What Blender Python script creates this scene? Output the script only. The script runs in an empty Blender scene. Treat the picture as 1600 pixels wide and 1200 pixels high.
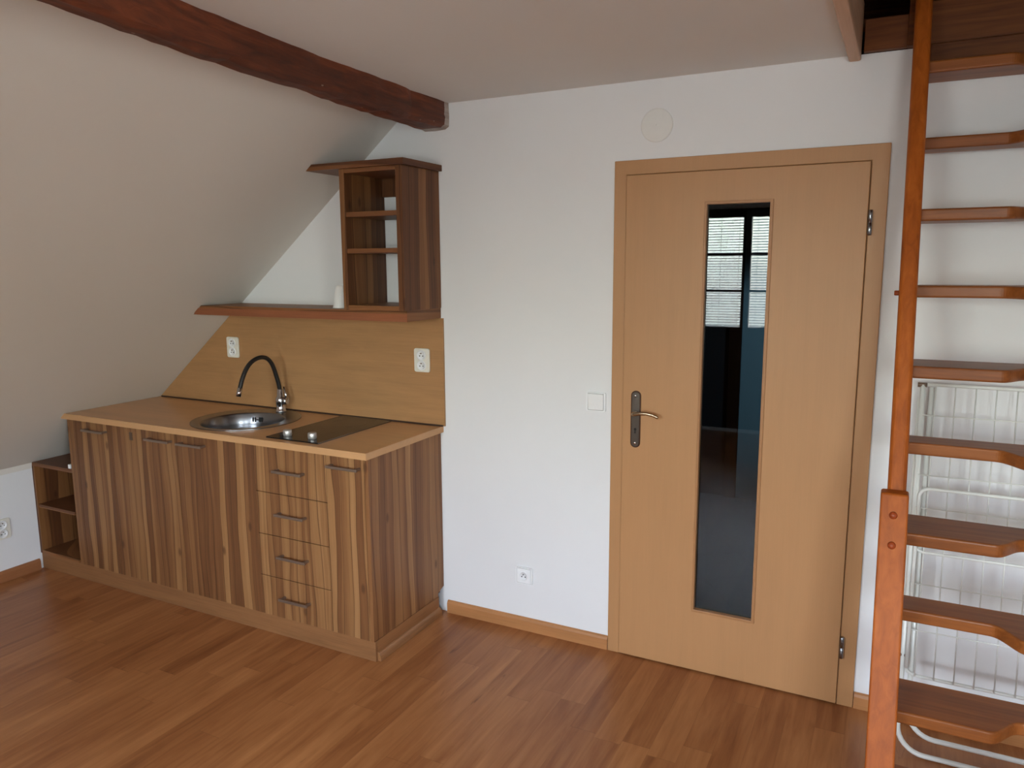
import bpy, bmesh, math, random
from mathutils import Vector, Matrix
from mathutils.geometry import tessellate_polygon
random.seed(7)
S = bpy.context.scene
COL = S.collection
PI = math.pi

# ---------------------------------------------------------------- materials
def newmat(name):
    m = bpy.data.materials.new(name); m.use_nodes = True
    nt = m.node_tree; b = nt.nodes['Principled BSDF']
    return m, nt, b

class G:                                   # tiny node-graph helper
    def __init__(s, nt): s.nt = nt
    def n(s, typ, **kw):
        nd = s.nt.nodes.new(typ)
        for k, v in kw.items(): setattr(nd, k, v)
        return nd
    def l(s, a, b): s.nt.links.new(a, b)
    def put(s, sock, v):
        if isinstance(v, bpy.types.NodeSocket): s.l(v, sock)
        else: sock.default_value = v
    def math(s, op, a, b=0.0, c=None):
        nd = s.n('ShaderNodeMath', operation=op)
        s.put(nd.inputs[0], a); s.put(nd.inputs[1], b)
        if c is not None: s.put(nd.inputs[2], c)
        return nd.outputs[0]
    def comb(s, x, y, z):
        nd = s.n('ShaderNodeCombineXYZ')
        for i, v in enumerate((x, y, z)): s.put(nd.inputs[i], v)
        return nd.outputs[0]
    def noise(s, vec, scale, detail=3, rough=.55, dist=0):
        nd = s.n('ShaderNodeTexNoise'); s.l(vec, nd.inputs['Vector'])
        nd.inputs['Scale'].default_value = scale; nd.inputs['Detail'].default_value = detail
        nd.inputs['Roughness'].default_value = rough; nd.inputs['Distortion'].default_value = dist
        return nd.outputs['Fac']
    def ramp(s, fac, stops, interp='LINEAR'):
        nd = s.n('ShaderNodeValToRGB'); s.l(fac, nd.inputs[0]); cr = nd.color_ramp
        cr.interpolation = interp
        while len(cr.elements) > 1: cr.elements.remove(cr.elements[0])
        cr.elements[0].position = stops[0][0]; cr.elements[0].color = (*stops[0][1], 1)
        for p, c in stops[1:]:
            e = cr.elements.new(p); e.color = (*c, 1)
        return nd.outputs[0]
    def mix(s, fac, a, b, mode='MIX'):
        nd = s.n('ShaderNodeMix', data_type='RGBA', blend_type=mode)
        s.put(nd.inputs[0], fac); s.put(nd.inputs[6], a if isinstance(a, bpy.types.NodeSocket) else (*a, 1))
        s.put(nd.inputs[7], b if isinstance(b, bpy.types.NodeSocket) else (*b, 1))
        return nd.outputs[2]
    def bump(s, h, bsdf, strength=.2, dist=.002):
        nd = s.n('ShaderNodeBump'); nd.inputs['Strength'].default_value = strength
        nd.inputs['Distance'].default_value = dist
        s.l(h, nd.inputs['Height']); s.l(nd.outputs[0], bsdf.inputs['Normal'])
    def pos(s):
        g = s.n('ShaderNodeNewGeometry'); sp = s.n('ShaderNodeSeparateXYZ'); s.l(g.outputs['Position'], sp.inputs[0])
        return sp.outputs

def srgb(r, g, b):
    f = lambda c: (c/255/12.92) if c/255 <= .04045 else ((c/255+.055)/1.055)**2.4
    return (f(r), f(g), f(b))

def plain(name, col, rough=.5, metal=0.0, spec=.5, bump=0, bscale=40):
    m, nt, b = newmat(name)
    b.inputs['Base Color'].default_value = (*col, 1); b.inputs['Roughness'].default_value = rough
    b.inputs['Metallic'].default_value = metal; b.inputs['Specular IOR Level'].default_value = spec
    g = G(nt); p = g.pos(); v = g.comb(p[0], p[1], p[2])
    f = g.noise(v, bscale, 4)
    lo = tuple(c*.96 for c in col); hi = tuple(min(1, c*1.03) for c in col)
    g.l(g.mix(f, lo, hi), b.inputs['Base Color'])
    if bump: g.bump(f, b, bump, .003)
    return m

def grained(name, col, along='z', contrast=.12, rough=.45, blotch=.1, spec=.4, coat=0, bump=.05, fine=220):
    """smooth veneer: fine fibres along one axis and soft blotches"""
    m, nt, b = newmat(name); g = G(nt); p = g.pos()
    k = {'x': (.03, 1, 1), 'y': (1, .03, 1), 'z': (1, 1, .03)}[along]
    v = g.comb(g.math('MULTIPLY', p[0], k[0]), g.math('MULTIPLY', p[1], k[1]), g.math('MULTIPLY', p[2], k[2]))
    k2 = {'x': (.25, 1, 1), 'y': (1, .25, 1), 'z': (1, 1, .25)}[along]
    v2 = g.comb(g.math('MULTIPLY', p[0], k2[0]), g.math('MULTIPLY', p[1], k2[1]), g.math('MULTIPLY', p[2], k2[2]))
    f1 = g.noise(v, fine, 3); f2 = g.noise(v2, 9, 4, .6, .4); f3 = g.noise(v, 28, 3)
    d = tuple(c*(1-contrast*1.6) for c in col); h = tuple(min(1, c*(1+contrast*1.3)) for c in col)
    s = g.math('ADD', g.math('MULTIPLY', f1, .35), g.math('ADD', g.math('MULTIPLY', f3, .35), g.math('MULTIPLY', f2, .3+blotch)))
    s = g.math('SUBTRACT', s, blotch*.5)
    g.l(g.ramp(s, [(.28, d), (.5, col), (.72, h)]), b.inputs['Base Color'])
    b.inputs['Roughness'].default_value = rough; b.inputs['Specular IOR Level'].default_value = spec
    b.inputs['Coat Weight'].default_value = coat; b.inputs['Coat Roughness'].default_value = .2
    if bump: g.bump(f1, b, bump, .001)
    return m

def strips(name, orient='v', gain=1.0, dens=17, seed=0.0, dark_shift=0.0, hue=(1, 1, 1)):
    """walnut-look laminate of narrow irregular staves with knots"""
    m, nt, b = newmat(name); g = G(nt); p = g.pos()
    if orient == 'v': u = g.math('ADD', p[0], g.math('MULTIPLY', p[1], 1.07)); t = p[2]
    else: u = g.math('ADD', p[2], g.math('MULTIPLY', p[1], .04)); t = g.math('ADD', p[0], g.math('MULTIPLY', p[1], .4))
    wv = g.comb(g.math('MULTIPLY', u, 4.5), g.math('MULTIPLY', t, .75), seed)
    wob = g.noise(wv, 1.6, 2, .5)
    uu = g.math('ADD', g.math('ADD', u, seed), g.math('MULTIPLY', g.math('SUBTRACT', wob, .5), .075))
    def vor(scale, rnd=1.0):
        nd = g.n('ShaderNodeTexVoronoi', voronoi_dimensions='1D', feature='F1')
        g.put(nd.inputs['W'], uu); nd.inputs['Scale'].default_value = scale; nd.inputs['Randomness'].default_value = rnd
        sp = g.n('ShaderNodeSeparateColor'); g.l(nd.outputs['Color'], sp.inputs[0])
        return sp.outputs[0]
    a = vor(dens); c = vor(dens*3.1)
    fib = g.noise(g.comb(g.math('MULTIPLY', uu, 60), g.math('MULTIPLY', t, 1.2), seed), 3.0, 4, .6)
    lowf = g.noise(g.comb(g.math('MULTIPLY', u, 6), g.math('MULTIPLY', t, 1.0), seed+3), 2.0, 2)
    val = g.math('ADD', g.math('MULTIPLY', a, .52), g.math('ADD', g.math('MULTIPLY', c, .22), g.math('ADD', g.math('MULTIPLY', fib, .38), g.math('MULTIPLY', lowf, .25))))
    val = g.math('SUBTRACT', val, .19+dark_shift)
    sc = lambda r, gg, bb: tuple(x*gain*h for x, h in zip(srgb(r, gg, bb), hue))
    colr = g.ramp(val, [(.10, sc(104, 66, 40)), (.33, sc(128, 85, 52)), (.5, sc(147, 102, 63)), (.68, sc(163, 118, 75)), (.9, sc(180, 134, 88))])
    # dark streak lines between some staves
    e = g.n('ShaderNodeTexVoronoi', voronoi_dimensions='1D', feature='DISTANCE_TO_EDGE')
    g.put(e.inputs['W'], uu); e.inputs['Scale'].default_value = dens*1.0
    thr = g.math('MULTIPLY', g.noise(g.comb(g.math('MULTIPLY', u, 4), t, seed+9), 3.0, 1), .10)
    line = g.math('LESS_THAN', e.outputs[0], thr)
    colr = g.mix(g.math('MULTIPLY', line, .6), colr, sc(86, 50, 28))
    # knots
    kx = g.n('ShaderNodeTexVoronoi', voronoi_dimensions='2D', feature='F1')
    g.l(g.comb(g.math('MULTIPLY', u, 1.9), g.math('MULTIPLY', t, .9), 0), kx.inputs['Vector'])
    kx.inputs['Scale'].default_value = 1.9
    kn = g.ramp(kx.outputs['Distance'], [(.02, (1, 1, 1)), (.048, (0, 0, 0))])
    ksep = g.n('ShaderNodeSeparateColor'); g.l(kn, ksep.inputs[0])
    colr = g.mix(g.math('MULTIPLY', ksep.outputs[0], .55), colr, sc(70, 40, 26))
    g.l(colr, b.inputs['Base Color'])
    b.inputs['Roughness'].default_value = .48; b.inputs['Specular IOR Level'].default_value = .35
    g.bump(fib, b, .06, .001)
    return m

def floor_mat():
    m, nt, b = newmat('laminate_floor'); g = G(nt); p = g.pos()
    W, Lg = .0985, .85
    row = g.math('FLOOR', g.math('DIVIDE', g.math('ADD', p[0], 10.03), W))
    wn = g.n('ShaderNodeTexWhiteNoise', noise_dimensions='1D'); g.put(wn.inputs['W'], row)
    yy = g.math('ADD', g.math('DIVIDE', p[1], Lg), g.math('MULTIPLY', wn.outputs['Value'], 7.3))
    cell = g.math('FLOOR', yy)
    w2 = g.n('ShaderNodeTexWhiteNoise', noise_dimensions='2D'); g.l(g.comb(row, cell, 0), w2.inputs['Vector'])
    off = g.math('MULTIPLY', w2.outputs['Value'], 37.0)
    fib = g.noise(g.comb(g.math('MULTIPLY', p[0], 20), g.math('ADD', g.math('MULTIPLY', p[1], 1.5), off), off), 1.6, 5, .62, .6)
    blo = g.noise(g.comb(g.math('MULTIPLY', p[0], 7), g.math('ADD', g.math('MULTIPLY', p[1], 1.3), off), off), 1.5, 3)
    val = g.math('ADD', g.math('MULTIPLY', w2.outputs['Value'], .14), g.math('ADD', g.math('MULTIPLY', fib, .55), g.math('MULTIPLY', blo, .4)))
    col = g.ramp(val, [(.28, srgb(114, 66, 36)), (.47, srgb(145, 91, 52)), (.62, srgb(163, 108, 65)), (.8, srgb(180, 125, 78))])
    fx = g.math('FRACT', g.math('DIVIDE', g.math('ADD', p[0], 10.03), W)); fy = g.math('FRACT', yy)
    ed = g.math('MAXIMUM', g.math('LESS_THAN', fx, .012), g.math('LESS_THAN', fy, .003))
    # dark mineral streaks
    st = g.noise(g.comb(g.math('MULTIPLY', p[0], 30), g.math('ADD', g.math('MULTIPLY', p[1], 3.5), off), off), 1.2, 4, .7, 1.0)
    stm = g.ramp(st, [(.66, (0, 0, 0)), (.74, (1, 1, 1))])
    ss = g.n('ShaderNodeSeparateColor'); g.l(stm, ss.inputs[0])
    col = g.mix(g.math('MULTIPLY', ss.outputs[0], .5), col, srgb(84, 44, 26))
    col = g.mix(g.math('MULTIPLY', ed, .3), col, srgb(80, 45, 26))
    g.l(col, b.inputs['Base Color'])
    b.inputs['Roughness'].default_value = .34; b.inputs['Specular IOR Level'].default_value = .28
    g.bump(fib, b, .03, .001)
    return m

def stained(name, dark, mid, light, along, rough=.28, k=.06):
    m, nt, b = newmat(name); g = G(nt); p = g.pos()
    kk = {'x': (k, 1, 1), 'y': (1, k, 1), 'z': (1, 1, k)}[along]
    v = g.comb(g.math('MULTIPLY', p[0], kk[0]), g.math('MULTIPLY', p[1], kk[1]), g.math('MULTIPLY', p[2], kk[2]))
    f = g.noise(v, 46, 4, .6, .8); f2 = g.noise(v, 9, 2)
    val = g.math('ADD', g.math('MULTIPLY', f, .55), g.math('MULTIPLY', f2, .45))
    g.l(g.ramp(val, [(.3, dark), (.5, mid), (.72, light)]), b.inputs['Base Color'])
    b.inputs['Roughness'].default_value = rough; b.inputs['Coat Weight'].default_value = .05; b.inputs['Specular IOR Level'].default_value = .22
    b.inputs['Coat Roughness'].default_value = .18
    g.bump(f, b, .05, .001)
    return m

def beam_mat():
    m, nt, b = newmat('hewn_beam'); g = G(nt); p = g.pos()
    v = g.comb(g.math('MULTIPLY', p[0], 1), g.math('MULTIPLY', p[1], .1), p[2])
    f = g.noise(v, 30, 5, .65, 1.0); f2 = g.noise(v, 8, 3, .6, .5)
    val = g.math('ADD', g.math('MULTIPLY', f, .5), g.math('MULTIPLY', f2, .5))
    col = g.ramp(val, [(.3, srgb(44, 19, 8)), (.48, srgb(94, 43, 18)), (.64, srgb(134, 68, 34))])
    sp = g.noise(g.comb(p[0], g.math('MULTIPLY', p[1], .5), p[2]), 42, 2, .5)
    spm = g.ramp(sp, [(.735, (0, 0, 0)), (.76, (1, 1, 1))]); ss = g.n('ShaderNodeSeparateColor'); g.l(spm, ss.inputs[0])
    # plaster smears where the beam enters the wall
    near = g.math('GREATER_THAN', g.math('ADD', p[1], g.math('MULTIPLY', f2, .05)), -.012)
    col = g.mix(g.math('MULTIPLY', ss.outputs[0], .55), col, srgb(190, 170, 150))
    col = g.mix(g.math('MULTIPLY', near, g.math('MULTIPLY', f, 1.3)), col, srgb(196, 188, 178))
    g.l(col, b.inputs['Base Color']); b.inputs['Roughness'].default_value = .62
    g.bump(f, b, .3, .003)
    return m

def plaster(name, col, bump=.08):
    m, nt, b = newmat(name); g = G(nt); p = g.pos(); v = g.comb(*p)
    f = g.noise(v, 90, 4, .6); f2 = g.noise(v, 1.7, 3)
    lo = tuple(c*.965 for c in col); hi = tuple(min(1, c*1.02) for c in col)
    g.l(g.mix(f2, lo, hi), b.inputs['Base Color'])
    b.inputs['Roughness'].default_value = .9; b.inputs['Specular IOR Level'].default_value = .15
    g.bump(f, b, bump, .002)
    return m

def thin_glass(name, ior=1.75, tint=(.86, .92, .92)):
    m, nt, b = newmat(name); g = G(nt)
    nt.nodes.remove(b)
    fr = g.n('ShaderNodeFresnel'); fr.inputs['IOR'].default_value = ior
    tr = g.n('ShaderNodeBsdfTransparent'); tr.inputs['Color'].default_value = (*tint, 1)
    gl = g.n('ShaderNodeBsdfGlossy'); gl.inputs['Roughness'].default_value = 0.0
    mx = g.n('ShaderNodeMixShader'); g.l(fr.outputs[0], mx.inputs[0]); g.l(tr.outputs[0], mx.inputs[1]); g.l(gl.outputs[0], mx.inputs[2])
    g.l(mx.outputs[0], nt.nodes['Material Output'].inputs[0])
    return m

def tile_mat():
    m, nt, b = newmat('corridor_tiles'); g = G(nt); p = g.pos()
    c, s = math.cos(.62), math.sin(.62)
    u = g.math('ADD', g.math('MULTIPLY', p[0], c), g.math('MULTIPLY', p[1], s))
    v = g.math('SUBTRACT', g.math('MULTIPLY', p[1], c), g.math('MULTIPLY', p[0], s))
    br = g.n('ShaderNodeTexBrick', offset=0.0); g.l(g.comb(u, v, 0), br.inputs['Vector'])
    br.inputs['Scale'].default_value = 1; br.inputs['Brick Width'].default_value = .33; br.inputs['Row Height'].default_value = .33
    br.inputs['Mortar Size'].default_value = .007
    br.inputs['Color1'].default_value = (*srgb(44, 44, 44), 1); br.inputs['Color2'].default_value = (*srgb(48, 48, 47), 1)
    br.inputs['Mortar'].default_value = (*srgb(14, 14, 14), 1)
    g.l(br.outputs[0], b.inputs['Base Color']); b.inputs['Roughness'].default_value = .45
    return m

M = dict(
    wall=plaster('white_plaster', srgb(228, 229, 231)),
    slope=plaster('attic_plaster', srgb(219, 215, 208)),
    ceil=plaster('ceiling_plaster', srgb(224, 224, 222)),
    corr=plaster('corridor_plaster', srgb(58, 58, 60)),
    floor=floor_mat(), tiles=tile_mat(),
    stave=strips('stave_laminate', 'v', .78, 24),
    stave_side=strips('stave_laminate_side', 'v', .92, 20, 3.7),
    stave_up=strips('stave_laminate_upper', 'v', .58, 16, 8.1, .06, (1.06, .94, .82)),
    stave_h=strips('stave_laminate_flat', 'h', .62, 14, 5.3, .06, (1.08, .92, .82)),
    stave_edge=grained('stave_edge_band', srgb(142, 92, 56), 'x', .2, .5),
    plinth=grained('plinth_board', srgb(136, 94, 59), 'x', .2, .5),
    top=grained('alder_worktop', srgb(198, 151, 104), 'x', .10, .30, .25),
    splash=grained('alder_panel', srgb(168, 126, 84), 'x', .10, .42, .45),
    door=grained('beech_veneer', srgb(178, 132, 89), 'z', .04, .42, .06),
    skirt=grained('beech_skirting', srgb(176, 122, 76), 'x', .12, .45),
    mould=grained('beech_moulding', srgb(164, 117, 76), 'z', .05, .42),
    stairx=stained('stained_pine_tread', srgb(106, 57, 26), srgb(138, 79, 36), srgb(162, 98, 48), 'x', .42),
    stairz=stained('stained_pine_rail', srgb(130, 62, 17), srgb(161, 82, 24), srgb(182, 99, 35), 'z', .5),
    dowel=stained('dowel_cap', srgb(120, 50, 22), srgb(142, 62, 30), srgb(160, 76, 40), 'z', .25),
    loft=stained('loft_pine', srgb(66, 34, 16), srgb(104, 58, 26), srgb(132, 78, 36), 'x', .55),
    trimw=stained('opening_trim', srgb(182, 146, 118), srgb(200, 164, 134), srgb(212, 178, 148), 'y', .45),
    beam=beam_mat(),
    black=plain('black_rubber', (.012, .011, .011), .42),
    dark=plain('dark_void', (.01, .009, .008), .8),
    seal_gap_shade=plain('dark_seal_gap_shade', srgb(54, 36, 26), .5),
    steel=plain('brushed_steel', (.26, .27, .29), .24, 1.0),
    chrome=plain('chrome', (.55, .55, .57), .1, 1.0),
    bronze=plain('dark_bronze', srgb(140, 122, 108), .42, .7),
    antique=plain('antique_plate', srgb(96, 88, 82), .32, .9, bump=.1, bscale=300),
    lever=plain('antique_lever', srgb(176, 158, 134), .25, 1.0),
    rim=plain('plate_rim', srgb(70, 42, 28), .4, .6),
    plastic=plain('white_plastic', srgb(236, 238, 240), .3),
    cream=plain('cream_plastic', srgb(224, 221, 210), .35),
    cover=plain('painted_cover', srgb(226, 226, 224), .6),
    hob=plain('black_ceramic', (.010, .009, .009), .12, 0, .22),
    zone=plain('zone_print', (.03, .026, .024), .16),
    knob=plain('satin_knob', (.6, .58, .56), .45, .8),
    coat=plain('white_wire_coating', srgb(222, 224, 220), .35),
    paper=plain('white_translucent_plastic', srgb(236, 236, 236), .4),
    glass=thin_glass('door_glass', 1.5, (.38, .45, .48)), pane=thin_glass('window_glass', 1.45, (.97, .98, .98)),
    brown=stained('brown_window_wood', srgb(44, 24, 14), srgb(62, 34, 20), srgb(80, 46, 28), 'z', .4),
    blind=plain('blind_slat', srgb(235, 236, 230), .4),
    blue=plain('pale_blue_door', srgb(196, 222, 230), .5),
)

# ---------------------------------------------------------------- geometry helpers
class MB:
    def __init__(s): s.bm = bmesh.new()
    def _bev(s, faces_before, bev, seg=2):
        if bev:
            new = [f for f in s.bm.faces if f not in faces_before]
            ed = {e for f in new for e in f.edges if len(e.link_faces) == 2 and e.calc_face_angle(0) > .35}
            bmesh.ops.bevel(s.bm, geom=list(ed), offset=bev, segments=seg, profile=.5, affect='EDGES', clamp_overlap=True)
    def box(s, x0, x1, y0, y1, z0, z1, bev=0, seg=2):
        before = set(s.bm.faces)
        r = bmesh.ops.create_cube(s.bm, size=1)
        for v in r['verts']:
            v.co = Vector((x0+(v.co.x+.5)*(x1-x0), y0+(v.co.y+.5)*(y1-y0), z0+(v.co.z+.5)*(z1-z0)))
        s._bev(before, bev, seg); return s
    def poly(s, outer, holes, fn, d0, d1, bev=0, seg=2):
        """extrude a 2-D outline (with holes) between depths; fn(a, b, d) -> xyz"""
        before = set(s.bm.faces)
        loops = [list(outer)]+[list(h) for h in holes]
        flat = [q for l in loops for q in l]
        tris = tessellate_polygon([[Vector((a, b, 0)) for a, b in l] for l in loops])
        va = [s.bm.verts.new(fn(a, b, d0)) for a, b in flat]; vb = [s.bm.verts.new(fn(a, b, d1)) for a, b in flat]
        if holes:
            for t in tris:
                try: s.bm.faces.new([va[i] for i in t]); s.bm.faces.new([vb[i] for i in reversed(t)])
                except ValueError: pass
        else:
            s.bm.faces.new(va); s.bm.faces.new(vb[::-1])
        k = 0
        for l in loops:
            n = len(l)
            for i in range(n):
                a, c = k+i, k+(i+1) % n
                s.bm.faces.new((va[a], vb[a], vb[c], va[c]))
            k += n
        bmesh.ops.recalc_face_normals(s.bm, faces=[f for f in s.bm.faces if f not in before])
        s._bev(before, bev, seg); return s
    def tube(s, pts, r, seg=12, closed=False, cap=True):
        pts = [Vector(p) for p in pts]; rings = []; n = len(pts)
        rr = r if isinstance(r, (list, tuple)) else [r]*n
        prev = None
        for i, p in enumerate(pts):
            if closed: t = (pts[(i+1) % n]-pts[i-1]).normalized()
            else: t = (pts[min(i+1, n-1)]-pts[max(i-1, 0)]).normalized()
            if prev is None:
                u = t.cross(Vector((0, 0, 1)))
                if u.length < .1: u = t.cross(Vector((1, 0, 0)))
            else: u = prev-t*prev.dot(t)
            u.normalize(); prev = u; w = t.cross(u)
            rings.append([s.bm.verts.new(p+rr[i]*(math.cos(2*PI*k/seg)*u+math.sin(2*PI*k/seg)*w)) for k in range(seg)])
        for i in range(n if closed else n-1):
            a, b = rings[i], rings[(i+1) % n]
            for k in range(seg):
                f = s.bm.faces.new((a[k], a[(k+1) % seg], b[(k+1) % seg], b[k])); f.smooth = True
        if cap and not closed:
            s.bm.faces.new(rings[0][::-1]); s.bm.faces.new(rings[-1])
        return s
    def lathe(s, prof, o, axis=(0, 0, 1), seg=48):
        """revolve (r, h) profile about axis through o"""
        ax = Vector(axis).normalized(); u = ax.cross(Vector((0, 1, 0)) if abs(ax.y) < .9 else Vector((1, 0, 0))).normalized(); w = ax.cross(u)
        o = Vector(o); rings = []
        for r, h in prof:
            if r < 1e-6: rings.append([s.bm.verts.new(o+ax*h)])
            else: rings.append([s.bm.verts.new(o+ax*h+r*(math.cos(2*PI*k/seg)*u+math.sin(2*PI*k/seg)*w)) for k in range(seg)])
        for a, b in zip(rings, rings[1:]):
            for k in range(seg):
                q = [a[k % len(a)], a[(k+1) % len(a)], b[(k+1) % len(b)], b[k % len(b)]]
                q = list(dict.fromkeys(q))
                if len(q) > 2:
                    f = s.bm.faces.new(q); f.smooth = True
        return s
    def build(s, name, mat, parent=None, smooth=False):
        bmesh.ops.recalc_face_normals(s.bm, faces=s.bm.faces)
        off = Vector((0, 0, 0))
        if parent is not None: off = world_loc(parent)
        else:
            xs = [v.co for v in s.bm.verts]
            off = Vector(((min(c.x for c in xs)+max(c.x for c in xs))/2, (min(c.y for c in xs)+max(c.y for c in xs))/2, min(c.z for c in xs)))
        for v in s.bm.verts: v.co -= off
        me = bpy.data.meshes.new(name); s.bm.to_mesh(me); s.bm.free()
        if smooth:
            for f in me.polygons: f.use_smooth = True
        me.materials.append(mat)
        o = bpy.data.objects.new(name, me); COL.objects.link(o)
        if parent is not None: o.parent = parent
        else: o.location = off
        return o

def world_loc(o):
    v = Vector((0, 0, 0))
    while o is not None: v += o.location; o = o.parent
    return v
def thing(name, loc, label, cat, group=None):
    o = bpy.data.objects.new(name, None); COL.objects.link(o); o.location = loc; o.empty_display_size = .1
    o['label'] = label; o['category'] = cat
    if group: o['group'] = group
    return o
def tag(o, label, cat, group=None):
    o['label'] = label; o['category'] = cat
    if group: o['group'] = group
    return o
def struct(o): o['kind'] = 'structure'; return o
def circle(cx, cy, r, n=64): return [(cx+r*math.cos(2*PI*i/n), cy+r*math.sin(2*PI*i/n)) for i in range(n)]
def rrect(x0, x1, y0, y1, r, n=5):
    out = []
    for cx, cy, a0 in ((x1-r, y1-r, 0), (x0+r, y1-r, PI/2), (x0+r, y0+r, PI), (x1-r, y0+r, 1.5*PI)):
        for i in range(n+1):
            a = a0+PI/2*i/n; out.append((cx+r*math.cos(a), cy+r*math.sin(a)))
    return out
XZ = lambda a, b, d: Vector((a, d, b))
XY = lambda a, b, d: Vector((a, b, d))
YZ = lambda a, b, d: Vector((d, a, b))

# ---------------------------------------------------------------- dimensions of the room
H = 2.337; KX = -3.165; KZ = .600; SX = -1.015; RX = 2.7; RY = -4.6
SL = (H-KZ)/(SX-KX)
def slope_x(z): return KX+(z-KZ)/SL
DL, DR, DT = 0.0, .863, 1.990

struct(MB().box(KX-.15, RX+.15, RY-.15, .12, -.1, 0).build('floor', M['floor']))
struct(MB().poly([(KX-.15, 0), (-.012, 0), (-.012, 2.005), (.875, 2.005), (.875, 0), (RX+.15, 0), (RX+.15, H), (SX-.0, H), (KX-.15, KZ-.15*SL)], [], XZ, 0, .12).build('wall_back', M['wall']))
struct(MB().box(KX-.12, KX, RY, 0, 0, KZ-.03).build('wall_left', M['wall']))
struct(MB().poly([(KX, KZ), (SX, H), (SX, H+.14), (KX-.12, KZ+.02), (KX-.12, KZ-.03), (KX, KZ-.03)], [], XZ, RY, 0).build('ceiling_slope', M['slope']))
OX0, OX1, OY0 = .79, 1.70, -1.30         # loft opening
struct(MB().poly([(SX, RY), (RX, RY), (RX, 0), (OX1, 0), (OX1, OY0), (OX0, OY0), (OX0, 0), (SX, 0)], [], XY, H, H+.14).build('ceiling', M['ceil']))
WIN = [(-.93, .20, .02, 2.16), (1.35, 2.35, .90, 2.15)]
prof = [(KX, 0), (RX, 0), (RX, H), (SX, H), (KX, KZ)]
struct(MB().poly(prof, [[(a, c), (b, c), (b, d), (a, d)] for a, b, c, d in WIN], XZ, RY, RY-.30).build('wall_rear', M['wall']))
WR = (-4.25, -3.15, .90, 2.10)
struct(MB().poly([(RY, 0), (0, 0), (0, H), (RY, H)], [[(WR[0], WR[2]), (WR[1], WR[2]), (WR[1], WR[3]), (WR[0], WR[3])]], YZ, RX, RX+.15).build('wall_right', M['wall']))

# skirting boards
def skirt_prof(d0=0.0): return [(0, 0), (-.014, 0), (-.014, .046), (-.010, .056), (-.004, .06), (0, .06)]
bb = MB()
for a, b in ((-.862, -.052), (.921, RX)):
    bb.poly(skirt_prof(), [], YZ, a, b)
struct(bb.build('baseboard_back', M['skirt']))
struct(MB().poly([(KX, 0), (KX+.014, 0), (KX+.014, .046), (KX+.010, .056), (KX+.004, .06), (KX, .06)], [], XZ, RY, -.56).build('baseboard_left', grained('skirting_left', srgb(150, 98, 62), 'y', .14)))

# loft above
struct(MB().box(OX0+.027, .945, -.03, -.004, H+.001, 2.438, .002).build('trim_1', M['loft']))
struct(MB().box(.945, .966, -.04, -.004, H+.001, 2.62, .002).build('trim_2', M['loft']))
lb = MB().box(1.012, 1.592, -.03, -.003, 2.2585, H+.0015, .003).box(.966, OX1, -.03, -.004, H+.001, 2.468, .003).box(.966, OX1, -.03, -.004, 2.472, 2.72, .003)
struct(lb.build('trim_3', M['loft']))
struct(MB().box(.771, .809, OY0, .0-.002, 2.316, 2.50, .006).build('trim_4', M['trimw']))
struct(MB().box(OX1-.012, OX1+.02, OY0, -.03, 2.33, 2.50, .004).build('trim_5', M['loft']))
struct(MB().box(OX0, OX1, OY0-.012, OY0+.012, 2.32, 2.50, .004).build('trim_6', M['loft']))
ls = MB(); ls.box(-.6, 2.7, -3.2, 1.4, 3.3, 3.34); ls.box(-.64, -.6, -3.2, 1.4, 2.48, 3.3); ls.box(2.7, 2.74, -3.2, 1.4, 2.48, 3.3)
ls.box(-.6, 2.7, -3.24, -3.2, 2.48, 3.3); ls.box(-.6, 2.7, 1.4, 1.44, 2.48, 3.3); ls.box(-.6, 2.7, .12, 1.4, 2.44, 2.48)
struct(ls.build('wall_loft', M['loft']))

# ---------------------------------------------------------------- door
d = thing('door_1', (.4315, 0, 0), 'beech veneer door with a tall narrow glass panel', 'door'); d['kind'] = 'structure'
cs = [(-.050, 0), (.0, 0), (.0, 1.9895), (.8635, 1.9895), (.8635, 0), (.919, 0), (.919, 2.044), (-.050, 2.044)]
MB().poly(cs, [], XZ, -.014, 0, .0025).build('casing', M['door'], d)
MB().poly([(-.012, 0), (.012, 0), (.012, 1.978), (.851, 1.978), (.851, 0), (.875, 0), (.875, 2.005), (-.012, 2.005)], [], XZ, 0, .12).build('frame_lining', M['door'], d)
GL = (.317, .5415, .270, 1.865)
lf = MB().poly([(.002, .006), (.861, .006), (.861, 1.987), (.002, 1.987)], [[(.312, .263), (.549, .263), (.549, 1.872), (.312, 1.872)]], XZ, -.022, .012, .0025).build('door_leaf', M['door'], d)
mo = MB()
for y0, y1 in ((-.027, -.018), (.008, .016)):
    mo.poly([(.308, .2594), (.5535, .2594), (.5535, 1.876), (.308, 1.876)], [[(GL[0], GL[2]), (GL[1], GL[2]), (GL[1], GL[3]), (GL[0], GL[3])]], XZ, y0, y1, .0015)
mo.poly([(.3125, .2635), (.5485, .2635), (.5485, 1.8715), (.3125, 1.8715)], [[(GL[0], GL[2]), (GL[1], GL[2]), (GL[1], GL[3]), (GL[0], GL[3])]], XZ, -.018, .008)
mo.build('glazing_bead', M['mould'], lf)
MB().box(GL[0]-.002, GL[1]+.002, -.006, -.002, GL[2]-.002, GL[3]+.002).build('glass_pane', M['glass'], lf)
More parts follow.
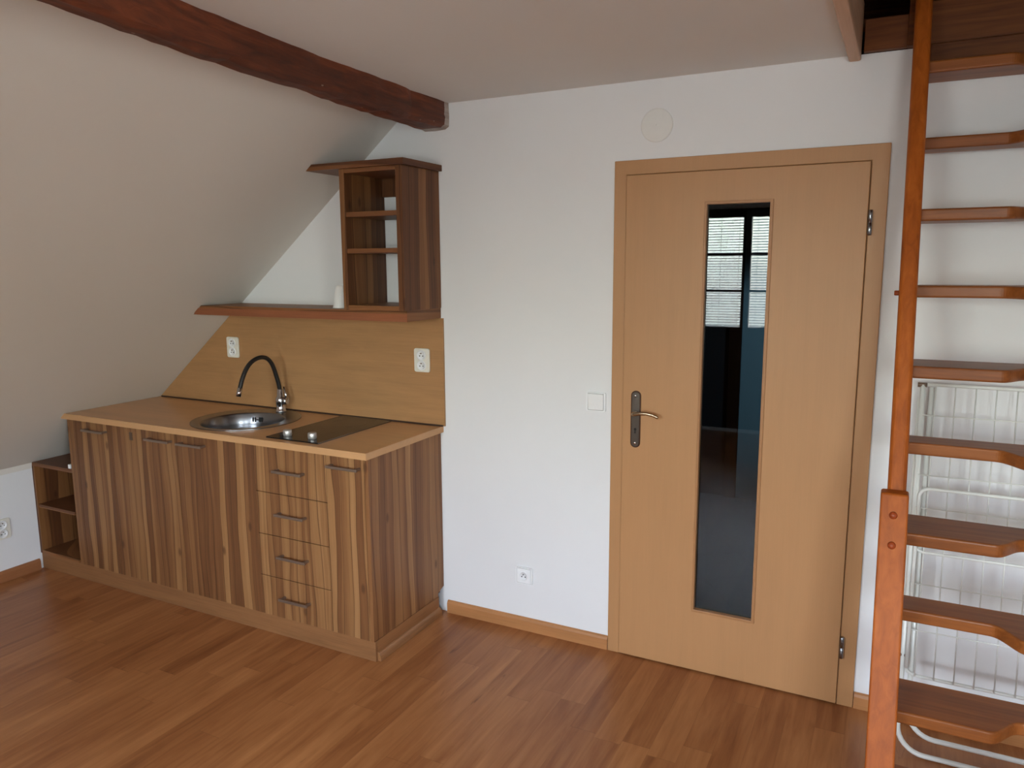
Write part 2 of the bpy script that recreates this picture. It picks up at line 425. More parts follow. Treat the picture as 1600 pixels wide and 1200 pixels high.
# handle plate
hp = MB().poly(rrect(.039, .079, .913, 1.146, .0195, 8), [], XZ, -.0275, -.022, .001).build('handle_plate', M['rim'], d)
MB().poly(rrect(.043, .075, .917, 1.142, .0158, 8), [], XZ, -.0295, -.0275, .001).build('plate_face', M['antique'], hp)['label'] = 'pewter face of the door plate'
MB().tube([(.059, -.028, 1.056), (.059, -.050, 1.056), (.060, -.060, 1.0565), (.070, -.066, 1.058), (.090, -.067, 1.0625), (.115, -.066, 1.064), (.140, -.065, 1.060), (.158, -.064, 1.0525), (.163, -.064, 1.050)],
          [.012, .010, .010, .0085, .0075, .007, .0066, .0062, .004], 12).build('lever', M['lever'], hp)
MB().lathe([(0, .006), (.004, .006), (.0055, .003), (.0055, 0)], (.059, -.0295, 1.126), (0, -1, 0), 16).build('screw', M['chrome'], hp)
MB().lathe([(0, .006), (.004, .006), (.0055, .003), (.0055, 0)], (.059, -.0295, .933), (0, -1, 0), 16).build('screw', M['chrome'], hp)
kh = MB().poly(circle(.059, .989, .0055, 16), [], XZ, -.0302, -.029).poly([(.056, .972), (.062, .972), (.0612, .988), (.0568, .988)], [], XZ, -.0302, -.029)
kh.build('keyhole', M['dark'], hp)
for zz in (1.783, .237):
    hg = MB().lathe([(0, -.0425), (.0055, -.0425), (.0075, -.040), (.0075, -.0012), (.0068, -.0006), (.0068, .0006), (.0075, .0012), (.0075, .040), (.0055, .0425), (0, .0425)], (.8695, -.0285, zz), (0, 0, 1), 20)
    hg.box(.864, .868, -.026, -.012, zz-.03, zz+.03)
    hg.build('hinge', M['steel'], d)

# corridor beyond the glass
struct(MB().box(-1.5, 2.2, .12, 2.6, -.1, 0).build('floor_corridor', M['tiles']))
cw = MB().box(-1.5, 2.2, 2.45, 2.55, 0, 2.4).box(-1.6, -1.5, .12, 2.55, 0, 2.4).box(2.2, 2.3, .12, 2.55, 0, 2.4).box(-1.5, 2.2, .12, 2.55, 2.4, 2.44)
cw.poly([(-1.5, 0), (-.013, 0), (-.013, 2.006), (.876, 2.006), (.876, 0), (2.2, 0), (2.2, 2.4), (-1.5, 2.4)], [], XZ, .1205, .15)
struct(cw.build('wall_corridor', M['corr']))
d2 = thing('door_2', (-.012, 2.42, 0), 'pale blue corridor door seen through the door glass', 'door'); d2['kind'] = 'structure'
MB().poly([(-.06, 0), (.02, 0), (.02, 2.0), (.86, 2.0), (.86, 0), (.94, 0), (.94, 2.07), (-.06, 2.07)], [], XZ, 2.42, 2.449, .003).build('casing', M['brown'], d2)
MB().box(.022, .858, 2.425, 2.448, .006, 1.998, .003).build('door_leaf', M['blue'], d2)

# ---------------------------------------------------------------- rear windows behind the viewpoint: first mirrored in the door glass, second added for daylight
def window(name, x0, x1, z0, z1, blinds, rows, panel_top=None):
    w = thing(name, ((x0+x1)/2, RY-.1, z0), 'brown wooden window with two sashes, out of direct view', 'window'); w['kind'] = 'structure'
    y0, y1 = RY-.13, RY-.07
    f = MB().poly([(x0, z0), (x1, z0), (x1, z1), (x0, z1)], [[(x0+.04, z0+.04), (x1-.04, z0+.04), (x1-.04, z1-.04), (x0+.04, z1-.04)]], XZ, y0, y1, .004)
    f.build('window_frame', M['brown'], w)
    xm = (x0+x1)/2
    for a, b in ((x0+.042, xm-.001), (xm+.001, x1-.042)):
        ga, gb = a+.036, b-.036; gb0 = panel_top if panel_top else z0+.042; ga0 = z0+.042; gt = z1-.042-.036
        s = MB().poly([(a, ga0), (b, ga0), (b, z1-.042), (a, z1-.042)], [[(ga, gb0), (gb, gb0), (gb, gt), (ga, gt)]], XZ, y0+.005, y1+.012, .004)
        for r in range(1, rows):
            zz = gb0+(gt-gb0)*r/rows; s.box(ga, gb, y0+.012, y1+.006, zz-.011, zz+.011)
        sash = s.build('sash', M['brown'], w)
        MB().box(ga-.002, gb+.002, y0+.028, y0+.032, gb0-.002, gt+.002).build('glass_pane', M['pane'], sash)
        if blinds:
            bl = thing('venetian_blind', ((ga+gb)/2, RY-.152, gt), 'white venetian blind on a sash of the rear window', 'blind')
            sm = MB(); n = int((gt-gb0)/.026)
            for i in range(n):
                zz = gb0+.012+i*.026; dy, dz = .0100, .0052
                v = [sm.bm.verts.new(p) for p in ((ga, RY-.152-dy, zz+dz), (gb, RY-.152-dy, zz+dz), (gb, RY-.152, zz+.0016), (ga, RY-.152, zz+.0016), (gb, RY-.152+dy, zz-dz), (ga, RY-.152+dy, zz-dz))]
                sm.bm.faces.new((v[0], v[1], v[2], v[3])); sm.bm.faces.new((v[3], v[2], v[4], v[5]))
            so = sm.build('slats', M['blind'], bl)
            c = MB()
            for xx in (ga+.05, (ga+gb)/2, gb-.05): c.box(xx-.0015, xx+.0015, RY-.153, RY-.151, gb0, gt)
            c.build('cord', M['blind'], bl)
            MB().box(ga, gb, RY-.164, RY-.139, gt-.001, gt+.024, .002).build('headrail', M['blind'], bl)
            MB().box(ga, gb, RY-.161, RY-.143, gb0-.008, gb0+.004, .002).build('bottom_rail', M['blind'], bl)
            bl['label'] = 'white venetian blind on the %s sash of the balcony door' % ('left' if a < xm-.1 else 'right')
    return w
window('window_1', *WIN[0], True, 3, 1.03)
window('added_window_2', *WIN[1], False, 1)  # unseen window, added to bring more daylight into the room
w3 = thing('added_window_3', (RX+.08, (WR[0]+WR[1])/2, WR[2]), 'unseen brown wooden window added in the right wall for daylight', 'window'); w3['kind'] = 'structure'  # out of view, added to throw light onto the sloped ceiling
MB().poly([(WR[0], WR[2]), (WR[1], WR[2]), (WR[1], WR[3]), (WR[0], WR[3])], [[(WR[0]+.08, WR[2]+.08), (WR[1]-.08, WR[2]+.08), (WR[1]-.08, WR[3]-.08), (WR[0]+.08, WR[3]-.08)]], YZ, RX+.05, RX+.11, .004).build('window_frame', M['brown'], w3)
MB().box(RX+.078, RX+.082, WR[0]+.078, WR[1]-.078, WR[2]+.078, WR[3]-.078).build('glass_pane', M['pane'], w3)

# ---------------------------------------------------------------- beam
secs = [(-.003, -.950, -.812), (-.037, -.945, -.815), (-.16, -.938, -.812), (-.283, -.927, -.815), (-.40, -.921, -.803), (-.543, -.912, -.797), (-.70, -.900, -.798), (-.84, -.876, -.794), (-1.05, -.866, -.780),
        (-1.25, -.850, -.766), (-1.43, -.830, -.750), (-1.64, -.797, -.715), (-2.2, -.72, -.64), (-3.2, -.58, -.50), (-4.59, -.38, -.30)]
bmx = MB(); rings = []
rnd = random.Random(3)
dense = []
for (a, b) in zip(secs, secs[1:]):
    n = max(1, int(abs(a[0]-b[0])/.045))
    for i in range(n):
        t = i/n; dense.append(tuple(a[k]+(b[k]-a[k])*t for k in range(3)))
dense.append(secs[-1])
for y, l, r in dense:
    j = lambda s=.0012: rnd.uniform(-s, s)
    zb = 2.229+j(.003)
    ring = [(l, H+.02), (l+j(), 2.29+j()), (l+.004+j(), zb+.010), (l+.016+j(), zb), ((l+r)/2, zb+j(.002)), (r-.016+j(), zb+j(.002)), (r+.002+j(), zb+.012), (r+.004+j(), 2.28+j()), (r+j(.005), H+.02)]
    rings.append([bmx.bm.verts.new((x, y, z)) for x, z in ring])
for a, b in zip(rings, rings[1:]):
    for k in range(len(a)):
        bmx.bm.faces.new((a[k], a[(k+1) % len(a)], b[(k+1) % len(a)], b[k]))
bmx.bm.faces.new(rings[0]); bmx.bm.faces.new(rings[-1][::-1])
tag(bmx.build('ceiling_beam', M['beam']), 'dark red-brown rough hewn timber beam along the foot of the flat ceiling', 'beam')

# ---------------------------------------------------------------- kitchen base
FY = -.550; BY = -.008
def bar_handle(parent, x0, x1, z):
    h = MB().box(x0, x1, FY-.036, FY-.028, z-.006, z+.006, .002)
    for xx in (x0+.010, x1-.010): h.box(xx-.005, xx+.005, FY-.030, FY+.001, z-.005, z+.005)
    return h.build('handle', M['bronze'], parent)
def base(name, x0, x1, label, hollow=False):
    t = thing(name, ((x0+x1)/2, -.28, .09), label, 'cabinet', 'kitchen base cabinets')
    MB().box(x0+.0005, x1-.0005, FY+.019, BY, .091, .880).build('carcass', M['seal_gap_shade'], t) if not hollow else MB().box(x0+.0005, x1-.0005, FY+.019, BY, .091, .112).box(x0+.0005, x0+.018, FY+.019, BY, .112, .880).box(x1-.018, x1-.0005, FY+.019, BY, .112, .880).box(x0+.018, x1-.018, BY-.008, BY, .112, .880).build('carcass', M['seal_gap_shade'], t)  # carcass coloured dark so the gaps between the fronts read as shadow
    return t
def front(parent, name, x0, x1, z0, z1, hx, hz):
    f = MB().box(x0, x1, FY, FY+.018, z0, z1, .001).build(name, M['stave'], parent)
    bar_handle(f, hx[0], hx[1], hz); return f
c1 = base('base_cabinet', -2.812, -2.4725, 'narrow one-door base cabinet at the sloping-ceiling end, beside the low open shelves')
MB().box(-2.812, -2.747, FY, FY+.018, .091, .880, .001).build('filler_strip', M['stave'], c1)
front(c1, 'cabinet_door', -2.7445, -2.474, .092, .878, (-2.655, -2.492), .836)
c2 = base('base_cabinet', -2.4715, -1.5085, 'wide two-door base cabinet under the round sink', True)
front(c2, 'cabinet_door', -2.471, -2.0005, .092, .878, (-2.185, -2.022), .836)
front(c2, 'cabinet_door', -1.9975, -1.509, .092, .878, (-1.968, -1.802), .836)
# small square patch near the top of the left sink door
MB().box(-2.330, -2.308, FY-.0015, FY+.001, .812, .852, .0005).build('cover_patch', plain('brown_patch', srgb(84, 62, 44), .4), c2)
c3 = base('drawer_cabinet', -1.5075, -1.1045, 'base cabinet with four stacked drawers below the hob')
for z0, z1, hz in ((.092, .2765, .193), (.2795, .471, .388), (.474, .6655, .582), (.6685, .878, .776)):
    front(c3, 'drawer', -1.507, -1.105, z0, z1, (-1.378, -1.216), hz)
c4 = base('base_cabinet', -1.1035, -.904, 'slim pull-out base cabinet at the open right end, with exposed side panel')
front(c4, 'cabinet_door', -1.103, -.9055, .092, .878, (-1.078, -.918), .834)
MB().poly([(FY, .092), (-.052, .092), (-.052, .105), (-.047, .111), (-.003, .127), (-.003, .8805), (FY, .8805)], [], YZ, -.9035, -.885, .001).build('side_panel', M['stave_side'], c4)
# plinth
pl = thing('plinth', (-2.0, -.3, 0), 'brown plinth board running along the floor under the kitchen cabinets', 'plinth')
MB().box(KX+.003, -.884, -.543, -.528, .001, .0895, .001).build('front_board', M['plinth'], pl)
MB().box(-.899, -.884, -.528, -.050, .001, .0895, .001).build('side_board', grained('plinth_side', srgb(146, 100, 62), 'y', .2, .5), pl)
qr = MB().poly([(-.884, .001)]+[(-.884+.017*math.cos(a), .001+.036*math.sin(a)) for a in [PI/2*i/6 for i in range(7)]], [], XZ, -.530, -.050)
qr.build('quarter_round', grained('quarter_round_wood', srgb(150, 104, 66), 'y', .2, .4), pl)
# low open shelf unit
su = thing('open_shelf_unit', (-2.99, -.28, .09), 'low open shelf unit with two compartments tucked under the sloping ceiling', 'shelf unit')
x0, x1 = KX+.003, -2.813
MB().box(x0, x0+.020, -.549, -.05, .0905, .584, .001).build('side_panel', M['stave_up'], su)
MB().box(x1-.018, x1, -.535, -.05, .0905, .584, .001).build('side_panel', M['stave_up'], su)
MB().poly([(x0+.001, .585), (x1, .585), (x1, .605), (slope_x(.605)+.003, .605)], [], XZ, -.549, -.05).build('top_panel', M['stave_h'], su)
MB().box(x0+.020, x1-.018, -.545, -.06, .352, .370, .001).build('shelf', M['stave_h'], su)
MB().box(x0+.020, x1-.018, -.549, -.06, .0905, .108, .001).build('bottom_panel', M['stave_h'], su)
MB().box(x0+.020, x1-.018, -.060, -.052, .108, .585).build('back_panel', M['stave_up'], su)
tag(MB().box(-2.846, -2.828, -.548, -.520, .6055, .628, .003).build('plastic_piece', M['plastic']), 'tiny white plastic piece on top of the low open shelf unit', 'plastic piece')
tag(MB().box(-2.905, -2.850, -.30, -.27, .3705, .386, .003).build('plastic_piece', M['plastic']), 'tiny white plastic piece on the middle board inside the low open shelf unit', 'plastic piece')
# worktop with sink hole
SCX, SCY, SR = -1.810, -.293, .256
BCX, BCY, BR = -1.795, -.330, .196
wl = slope_x(.911)+.002; wl2 = slope_x(.882)+.002
w = MB(); outer = [(wl, -.5795), (-.870, -.5795), (-.870, -.002), (wl, -.002)]
w.poly(outer, [circle(SCX, SCY, .235, 64)], XY, .882, .911)
for v in w.bm.verts:
    if v.co.z < .89 and v.co.x < -2.7: v.co.x = wl2
wt = tag(w.build('worktop', M['top']), 'pale alder laminate kitchen worktop with round sink cut-out', 'worktop')
MB().box(wl2+.004, -.870, -.5808, -.5795, .8825, .9105).box(-.870, -.8690, -.5805, -.003, .8825, .9105).build('edge_band', grained('worktop_edge', srgb(190, 146, 102), 'x', .06), wt)
# splashback
zt = 1.410
sp = MB().poly([(slope_x(.912)+.003, .912), (-.857, .912), (-.857, zt), (slope_x(zt)+.003, zt)], [], XZ, -.012, -.0015).build('splashback', M['splash'])
tag(sp, 'alder panel splashback rising behind the worktop with a slanted left end', 'splashback')
MB().box(slope_x(.911)+.02, -.862, -.022, -.012, .9113, .918, .002).build('sealing_strip', M['seal_gap_shade'], sp)
# sink
sk = thing('sink', (SCX, SCY, .911), 'round stainless steel sink with a deep bowl set in the worktop', 'sink')
rm = MB().poly(circle(SCX, SCY, SR, 96), [circle(BCX, BCY, BR, 96)], XY, .9112, .9165, .002)
rm.build('sink_rim', M['steel'], sk, False)
MB().lathe([(BR+.001, .9163), (BR-.002, .9155), (BR-.006, .910), (BR-.012, .86), (BR-.022, .80), (BR-.040, .772), (BR-.07, .762), (.05, .756), (.045, .752), (.0, .752),
            (0, .750), (.05, .750), (BR-.05, .757), (BR-.018, .79), (BR-.004, .88), (BR-.001, .9115), (BR+.001, .9163)], (BCX, BCY, 0), (0, 0, 1), 96).build('bowl', M['steel'], sk)
for a in (108, 111.5, 118.5, 122):
    t = math.radians(a); rr = BR-.011
    e = MB(); c, s = math.cos(t), math.sin(t)
    e.poly(rrect(-.0032, .0032, -.012, .012, .003, 4), [], lambda p, q, dd: Vector((BCX+(rr-dd)*c-p*s, BCY+(rr-dd)*s+p*c, .882+q)), -.004, .0035)
    e.build('overflow_slot', M['dark'], sk)
t = math.radians(115)
MB().box(BCX+(BR-.012)*math.cos(t)-.006, BCX+(BR-.012)*math.cos(t)+.006, BCY+(BR-.012)*math.sin(t)-.004, BCY+(BR-.012)*math.sin(t)+.004, .880, .884).build('overflow_slot', M['dark'], sk)
MB().lathe([(0, .7545), (.03, .7545), (.034, .7565), (.044, .7575), (.046, .7545)], (BCX, BCY, 0), (0, 0, 1), 32).build('drain', M['chrome'], sk)
# tap
TX, TY = -1.79, -.082
tp = thing('kitchen_tap', (TX, TY, .9165), 'chrome kitchen tap with a curved black flexible hose spout', 'tap')
MB().lathe([(0, .9167), (.027, .9167), (.027, .921), (.0235, .925), (.0225, .955), (.0245, .962), (.0245, .985), (.0205, .992), (.017, .997), (.0155, 1.030), (.0135, 1.034), (0, 1.034)], (TX, TY, 0), (0, 0, 1), 32).build('tap_body', M['chrome'], tp)
MB().tube([(TX+.020, TY, .973), (TX+.042, TY+.004, .974)], [.019, .0175], 20).tube([(TX+.036, TY+.002, .980), (TX+.036, TY+.002, 1.005), (TX+.024, TY+.004, 1.045)], [.0075, .007, .005], 12).build('lever', M['chrome'], tp)
hose = [(0, -.084, 1.030), (0, -.090, 1.062), (0, -.101, 1.098), (0, -.116, 1.142), (0, -.134, 1.174), (0, -.158, 1.196), (0, -.188, 1.2055), (0, -.220, 1.2045), (0, -.251, 1.195), (0, -.280, 1.177), (0, -.303, 1.152), (0, -.321, 1.122), (0, -.333, 1.096), (0, -.343, 1.070)]
def smooth_pts(p, n=4):
    out = []; q = [Vector(v) for v in p]
    for i in range(len(q)-1):
        p0, p1, p2, p3 = q[max(i-1, 0)], q[i], q[i+1], q[min(i+2, len(q)-1)]
        for k in range(n):
            t = k/n
            out.append(.5*((2*p1)+(-p0+p2)*t+(2*p0-5*p1+4*p2-p3)*t*t+(-p0+3*p1-3*p2+p3)*t**3))
    out.append(q[-1]); return out
MB().tube([(TX, y, z) for _, y, z in smooth_pts(hose)], .0105, 14).build('flexible_hose', M['black'], tp)
MB().tube([(TX, -.3415, 1.074), (TX, -.3555, 1.036)], .0118, 16).build('spray_head', M['chrome'], tp)
# hob
hb = thing('hob', (-1.293, -.285, .911), 'narrow black two-zone ceramic hob with two round metal knobs', 'hob')
MB().box(-1.437, -1.148, -.540, -.030, .9112, .9165, .0015).build('glass_plate', M['hob'], hb)
MB().box(-1.148, -1.1455, -.541, -.029, .9112, .9172, .0005).build('trim_edge', M['steel'], hb)
MB().box(-1.4395, -1.437, -.541, -.029, .9112, .9172, .0005).build('trim_edge', M['steel'], hb)
for xx, yy in ((-1.365, -.487), (-1.228, -.484)):
    MB().lathe([(0, .0265), (.0165, .0265), (.0185, .024), (.0195, .006), (.0175, .002), (.0175, 0), (0, 0)], (xx, yy, .9165), (0, 0, 1), 28).build('knob', M['knob'], hb)
for xx, yy, r in ((-1.293, -.345, .072), (-1.293, -.150, .090)):
    MB().poly(circle(xx, yy, r, 56), [circle(xx, yy, r-.003, 56)], XY, .9164, .91665).build('cooking_zone', M['zone'], hb)

# ---------------------------------------------------------------- upper shelf and open cabinet
z0, z1 = 1.411, 1.4565
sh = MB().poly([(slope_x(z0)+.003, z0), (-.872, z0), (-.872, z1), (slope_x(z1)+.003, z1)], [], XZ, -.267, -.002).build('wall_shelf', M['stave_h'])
tag(sh, 'long brown wall shelf above the splashback, its left end cut to the slope', 'shelf')
MB().box(slope_x(z0)+.012, -.871, -.2685, -.267, z0, z1-.012).build('front_band', grained('shelf_front', srgb(138, 82, 52), 'x', .22, .45), sh)
oc = thing('open_wall_cabinet', (-1.03, -.145, 1.457), 'open brown wall cabinet with two inner shelves standing on the long shelf', 'cabinet')
CF = -.285
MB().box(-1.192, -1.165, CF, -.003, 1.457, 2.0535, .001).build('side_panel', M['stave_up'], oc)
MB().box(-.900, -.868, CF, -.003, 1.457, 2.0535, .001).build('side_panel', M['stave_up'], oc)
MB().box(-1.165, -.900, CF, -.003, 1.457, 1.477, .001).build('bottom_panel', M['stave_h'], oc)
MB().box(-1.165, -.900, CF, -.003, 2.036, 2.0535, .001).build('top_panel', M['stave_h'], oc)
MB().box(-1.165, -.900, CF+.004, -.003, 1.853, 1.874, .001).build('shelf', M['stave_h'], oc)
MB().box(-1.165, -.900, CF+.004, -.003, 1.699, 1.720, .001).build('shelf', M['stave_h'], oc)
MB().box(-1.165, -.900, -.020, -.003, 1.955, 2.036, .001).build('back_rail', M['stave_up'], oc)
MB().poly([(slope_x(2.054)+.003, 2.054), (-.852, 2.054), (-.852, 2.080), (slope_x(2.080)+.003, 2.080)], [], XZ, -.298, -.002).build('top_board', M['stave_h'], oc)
cup = MB().lathe([(.0, .100), (.022, .100), (.025, .097), (.026, .085), (.0285, .083), (.040, .006), (.042, .003), (.042, 0), (.038, 0), (.0365, .004), (.024, .090), (0, .094)], (-1.298, -.17, 1.457), (0, 0, 1), 32)
tag(cup.build('plastic_cup', M['paper']), 'white upturned plastic cup on the long shelf beside the open cabinet', 'cup')

# ---------------------------------------------------------------- sockets and switches
def double_socket(loc, label, rot=0.0, frame='cream'):
    t = thing('double_socket', (0, 0, 0), label, 'socket')
    W, Hh = .084, .110
    fr = MB().poly(rrect(-W/2, W/2, -Hh/2, Hh/2, .010), [], XZ, -.010, 0, .003).build('cover_plate', M[frame], t)
    for zz in (.0235, -.0235):
        face = MB().lathe([(.0235, 0), (.0235, .0035), (.0215, .0055), (.0195, .0045), (.0185, .0015), (0, .0015)], (0, -.010, zz), (0, -1, 0), 32).build('socket_face', M['plastic'], t)
        MB().lathe([(.0027, 0), (.0027, .0025), (0, .0025)], (-.0085, -.0105, zz-.003), (0, -1, 0), 12).lathe([(.0027, 0), (.0027, .0025), (0, .0025)], (.0085, -.0105, zz-.003), (0, -1, 0), 12).build('pin_hole', M['dark'], face)
        MB().lathe([(0, .010), (.0018, .0095), (.0026, .007), (.0026, 0)], (0, -.0105, zz+.009), (0, -1, 0), 12).build('earth_pin', M['bronze'], face)
    t.location = loc; t.rotation_euler = (0, 0, rot); return t
def square_plate(name, loc, label, cat, W=.083, Hh=.080):
    t = thing(name, (0, 0, 0), label, cat)
    MB().poly(rrect(-W/2, W/2, -Hh/2, Hh/2, .007), [rrect(-.0352, .0352, -.0352, .0352, .004)], XZ, -.0095, 0, .0022).build('cover_plate', M['plastic'], t)
    return t
double_socket((-2.170, -.0122, 1.2215), 'cream double socket on the left of the splashback, above the sink')
double_socket((-.969, -.0122, 1.2145), 'cream double socket at the right end of the splashback, above the hob')
double_socket((KX+.0002, -.735, .2845), 'cream double socket on the low left wall near the open shelf unit', PI/2)
s1 = square_plate('wall_socket', (0, 0, 0), 'white single socket low on the wall between kitchen and door', 'socket')
MB().poly(rrect(-.0338, .0338, -.0338, .0338, .004), [], XZ, -.0105, -.0005, .001).build('inner_plate', M['plastic'], s1)
fc = MB().lathe([(.0205, 0), (.0205, .0035), (.019, .005), (.0175, .0035), (.017, .001), (0, .001)], (0, -.0105, 0), (0, -1, 0), 32).build('socket_face', M['plastic'], s1)
ph = MB()
for q in (-.0085, .0085): ph.lathe([(.0026, 0), (.0026, .002), (0, .002)], (q, -.0112, -.003), (0, -1, 0), 12)
ph.build('pin_hole', M['dark'], fc)
MB().lathe([(0, .010), (.0018, .0095), (.0026, .007), (.0026, 0)], (0, -.011, .008), (0, -1, 0), 12).build('earth_pin', M['steel'], fc)
s1.location = (-.454, -.0002, .2595)
s2 = square_plate('light_switch', (0, 0, 0), 'white square light switch beside the door frame', 'switch', .086, .080)
MB().poly(rrect(-.0338, .0338, -.0338, .0338, .004), [], lambda a, b, dd: Vector((a, dd-(.0022*(b/.033) if dd < -.005 else 0), b)), -.0118, -.0008, .001).build('rocker', M['plastic'], s2)
s2.location = (-.119, -.0002, 1.084)
vc = thing('vent_cover', (.1115, 0, 2.168), 'round white cover disc high on the wall above the door corner', 'cover')
MB().lathe([(0, .0042), (.058, .0042), (.0615, .003), (.0625, .0004), (.0625, 0), (0, 0)], (.1115, -.0003, 2.168), (0, -1, 0), 64).build('disc', M['cover'], vc)
MB().lathe([(0, .0024), (.003, .0018), (.004, 0)], (.1115, -.0044, 2.170), (0, -1, 0), 16).build('screw', M['cover'], vc)

# ---------------------------------------------------------------- space-saver staircase
st = thing('attic_staircase', (1.28, -.5, 0), 'steep orange-stained wooden attic staircase with wavy alternating treads', 'staircase')
R = .2257; G_ = .0757; KK = G_/R
def line_y(z): return -.165-KK*(2.257-z)
nl = math.hypot(1, KK)
def sx(z): return (2.457-z)*.0150
def stair_bar(x0, x1, off0, off1, za, zb, bev, mat, name, seg=3):
    """bar running up the stair slope; off = distance in front of the tread nose line (towards the room)"""
    m = MB(); before = set(); vs = []
    for z in (za, zb):
        for off in (off0, off1):
            for x in (x0, x1): vs.append((x+sx(z), line_y(z)-off, z))
    bv = [m.bm.verts.new(v) for v in vs]
    for f in ((0, 1, 3, 2), (4, 6, 7, 5), (0, 4, 5, 1), (2, 3, 7, 6), (0, 2, 6, 4), (1, 5, 7, 3)): m.bm.faces.new([bv[i] for i in f])
    bmesh.ops.recalc_face_normals(m.bm, faces=m.bm.faces)
    m._bev(set(), bev, seg)
    return m.build(name, mat, st)
for i in range(1, 11):
    zt = R*(11-i); F = -.165-G_*(i-1); xs = sx(zt); rec = .080
    xa, xb = 1.004+xs, 1.600+xs; c = 1.262+xs*1.25; hw = .046
    yl, yr = (F, F+rec) if i % 2 else (F+rec, F)
    yb = min(F+.190, -.006)
    pts = [(xa, yb), (xa, yl)]
    for k in range(17):
        u = k/16; x = c-hw+2*hw*u; s = u*u*u*(u*(u*6-15)+10)
        pts.append((x, yl+(yr-yl)*s))
    pts += [(xb, yr), (xb, yb)]
    MB().poly(pts, [], XY, zt-.036, zt, .006, 3).build('tread', M['stairx'], st)
stair_bar(.9605, 1.0085, .03, -.10, .001, 2.62, .014, M['stairz'], 'stringer', 4)
stair_bar(1.598, 1.646, .03, -.10, .001, 2.62, .014, M['stairz'], 'stringer', 4)
for a, b in ((.945, 1.015), (1.592, 1.662)):
    po = stair_bar(a, b, .078, .031, .001, 1.022, .006, M['stairz'], 'post_board', 3)
    for z in (.966, .889):
        n = Vector((0, -1, KK)).normalized()
        o = Vector(((a+b)/2+sx(z)-.001, line_y(z)-.078, z))
        MB().lathe([(0, .007), (.005, .0062), (.009, .0035), (.0105, 0), (0, -.003)], o, n, 20).build('dowel_cap', M['dowel'], po)
MB().lathe([(0, .012), (.006, .012), (.0075, .009), (.0075, 0)], (.9605+sx(1.56), line_y(1.56)+.0, 1.56), (-1, 0, 0), 16).build('screw_cap', M['dowel'], st)

# ---------------------------------------------------------------- folded clothes airer behind the stairs
ar = thing('clothes_airer', (1.35, -.14, 0), 'folded white wire clothes airer leaning on the wall behind the staircase', 'clothes airer')
def AP(x, s, o=0.0): return Vector((x, -.226+.132*s-o, s))       # point in the leaning plane, o = offset to the room
def u_frame(x0, x1, z0, z1, r, o, tr, close_top=False):
    pts = [AP(x0, z1, o)]
    for i in range(9):
        a = PI+PI/2*i/8; pts.append(AP(x0+r+r*math.cos(a), z0+r+r*math.sin(a), o))
    for i in range(9):
        a = 1.5*PI+PI/2*i/8; pts.append(AP(x1-r+r*math.cos(a), z0+r+r*math.sin(a), o))
    pts.append(AP(x1, z1, o)); return pts, tr
AX0, AX1 = 1.050, 1.610
def frame(name, x0, x1, z0, z1, r, o, tr, flip=False):
    p, t = u_frame(x0, x1, z0, z1, r, o, tr)
    if flip: p = [AP(q.x, z0+z1-q.z, o) for q in p]
    return MB().tube(p, tr, 10).build(name, M['coat'], ar)
frame('leg_frame', 1.066, AX1, .010, 1.245, .085, .006, .0085)
frame('leg_frame', 1.094, AX1-.030, .058, 1.235, .085, -.016, .0085)
w1 = frame('wing_frame', 1.078, AX1-.018, .30, .905, .030, .020, .006, True)
w2 = frame('wing_frame', 1.058, AX1-.008, .268, 1.20, .060, -.004, .006)
w3 = frame('wing_frame', 1.072, AX1-.014, .690, 1.15, .035, .010, .005)
xs = [1.104+.0573*i for i in range(9) if i != 1]
MBv = [1.104, 1.161, 1.219, 1.276, 1.333, 1.390, 1.448, 1.505, 1.562]
for k, x in enumerate(MBv):
    MB().tube([AP(x, .272, .012), AP(x, 1.242, .012)], .0022, 6).build('wire', M['coat'], ar)
for z, o in ((1.146, .016), (1.072, .016), (.948, .016), (.839, .016), (.80, .016), (.585, .016), (.43, .016)):
    MB().tube([AP(1.070, z, o), AP(AX1-.006, z, o)], .0020, 6).build('wire', M['coat'], ar)
MB().tube([AP(AX0, 1.246, .004), AP(AX1, 1.246, .004)], .006, 8).build('top_rail', M['coat'], ar)
for x, z in ((1.062, 1.244), (1.064, .336)):
    MB().tube([AP(x-.012, z, .006), AP(x+.016, z, .006)], .008, 10).build('pivot_bolt', M['bronze'], ar)

# ---------------------------------------------------------------- camera
cx, cy, cz, yaw, pitch, roll, f = .9826, -2.926, 1.6511, -.4725, -.1568, -.0056, 1186.8
fwd = Vector((math.sin(yaw)*math.cos(pitch), math.cos(yaw)*math.cos(pitch), math.sin(pitch)))
right = Vector((math.cos(yaw), -math.sin(yaw), 0)); up = right.cross(fwd)
r2 = math.cos(roll)*right+math.sin(roll)*up; u2 = -math.sin(roll)*right+math.cos(roll)*up
cd = bpy.data.cameras.new('camera'); cam = bpy.data.objects.new('camera', cd); COL.objects.link(cam)
cam.matrix_world = Matrix(((r2.x, u2.x, -fwd.x, cx), (r2.y, u2.y, -fwd.y, cy), (r2.z, u2.z, -fwd.z, cz), (0, 0, 0, 1)))
cd.sensor_width = 36; cd.lens = 36*f/1600; cd.clip_start = .02
S.camera = cam

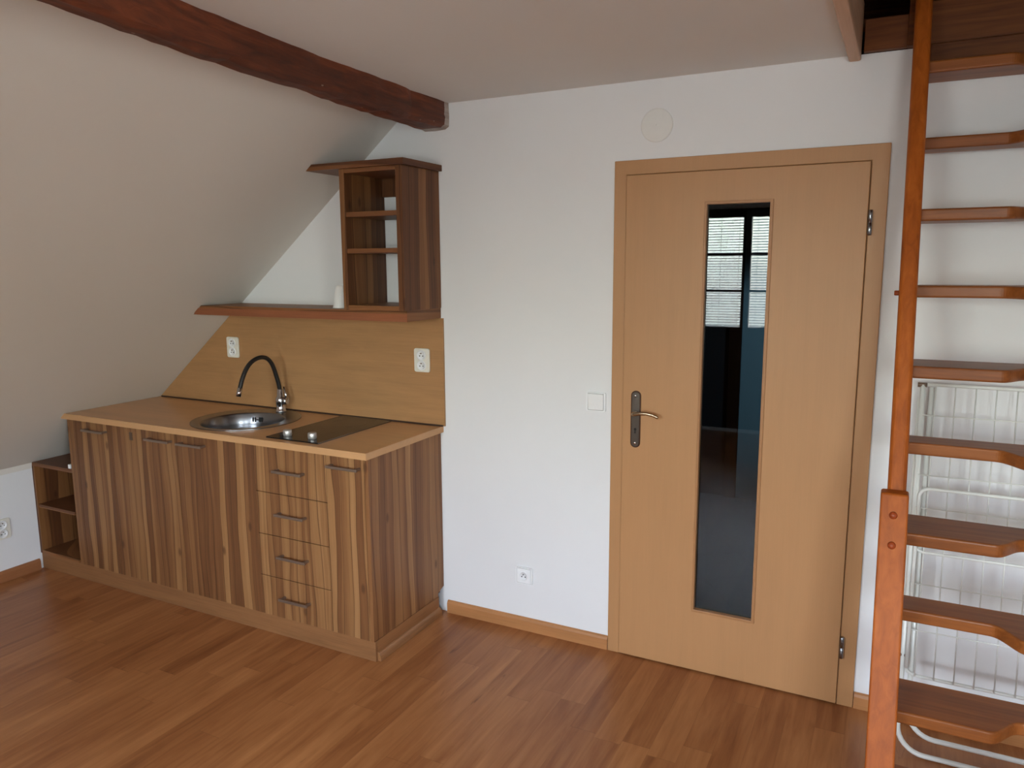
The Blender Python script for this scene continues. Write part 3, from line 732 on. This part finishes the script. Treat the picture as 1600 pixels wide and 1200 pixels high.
# ---------------------------------------------------------------- light: overcast sky and trees outside, entering through the windows
wd = bpy.data.worlds.new('sky'); S.world = wd; wd.use_nodes = True; nt = wd.node_tree; g = G(nt)
bg = nt.nodes['Background']; tc = g.n('ShaderNodeTexCoord'); spx = g.n('ShaderNodeSeparateXYZ'); g.l(tc.outputs['Generated'], spx.inputs[0])
nz = g.noise(tc.outputs['Generated'], 22, 4, .6)
zz = g.math('ADD', spx.outputs[2], g.math('MULTIPLY', g.math('SUBTRACT', nz, .5), .12))
rc = g.ramp(g.math('ADD', g.math('MULTIPLY', zz, .5), .5), [(.40, (.26, .26, .25)), (.49, (.36, .37, .34)), (.515, (.56, .60, .53)), (.55, (.66, .71, .64)), (.59, (.82, .90, 1.0)), (1.0, (.76, .88, 1.0))])
g.l(rc, bg.inputs[0]); bg.inputs[1].default_value = 34.0
for i, (a, b, c, dd) in enumerate(WIN):
    ld = bpy.data.lights.new('window_portal', 'AREA'); ld.shape = 'RECTANGLE'; ld.size = b-a; ld.size_y = dd-c; ld.cycles.is_portal = True
    lo = bpy.data.objects.new('window_portal', ld); COL.objects.link(lo); lo.location = ((a+b)/2, RY-.31, (c+dd)/2); lo.rotation_euler = (PI/2, 0, 0)
ld = bpy.data.lights.new('window_portal', 'AREA'); ld.shape = 'RECTANGLE'; ld.size = WR[1]-WR[0]; ld.size_y = WR[3]-WR[2]; ld.cycles.is_portal = True
lo = bpy.data.objects.new('window_portal', ld); COL.objects.link(lo); lo.location = (RX+.16, (WR[0]+WR[1])/2, (WR[2]+WR[3])/2); lo.rotation_euler = (PI/2, 0, PI/2)
cl = bpy.data.lights.new('corridor_fill_spot', 'SPOT'); cl.spot_size = .62; cl.spot_blend = .5; cl.energy = 70.0; cl.color = (.75, .9, 1); cl.shadow_soft_size = .1  # added spot without a fixture, brightens the blue corridor door
co = bpy.data.objects.new('corridor_fill_spot', cl); COL.objects.link(co); co.location = (1.7, .9, 1.9); co.rotation_euler = (Vector((.35, 2.43, 1.0))-co.location).to_track_quat('-Z', 'Y').to_euler()

vs = S.view_settings
S.display_settings.display_device = 'sRGB'
vs.view_transform = 'Standard'; vs.look = 'None'; vs.gamma = 1.0; vs.use_curve_mapping = False; vs.exposure = 0.6
S.cycles.use_denoising = True; S.cycles.max_bounces = 10; S.cycles.diffuse_bounces = 6
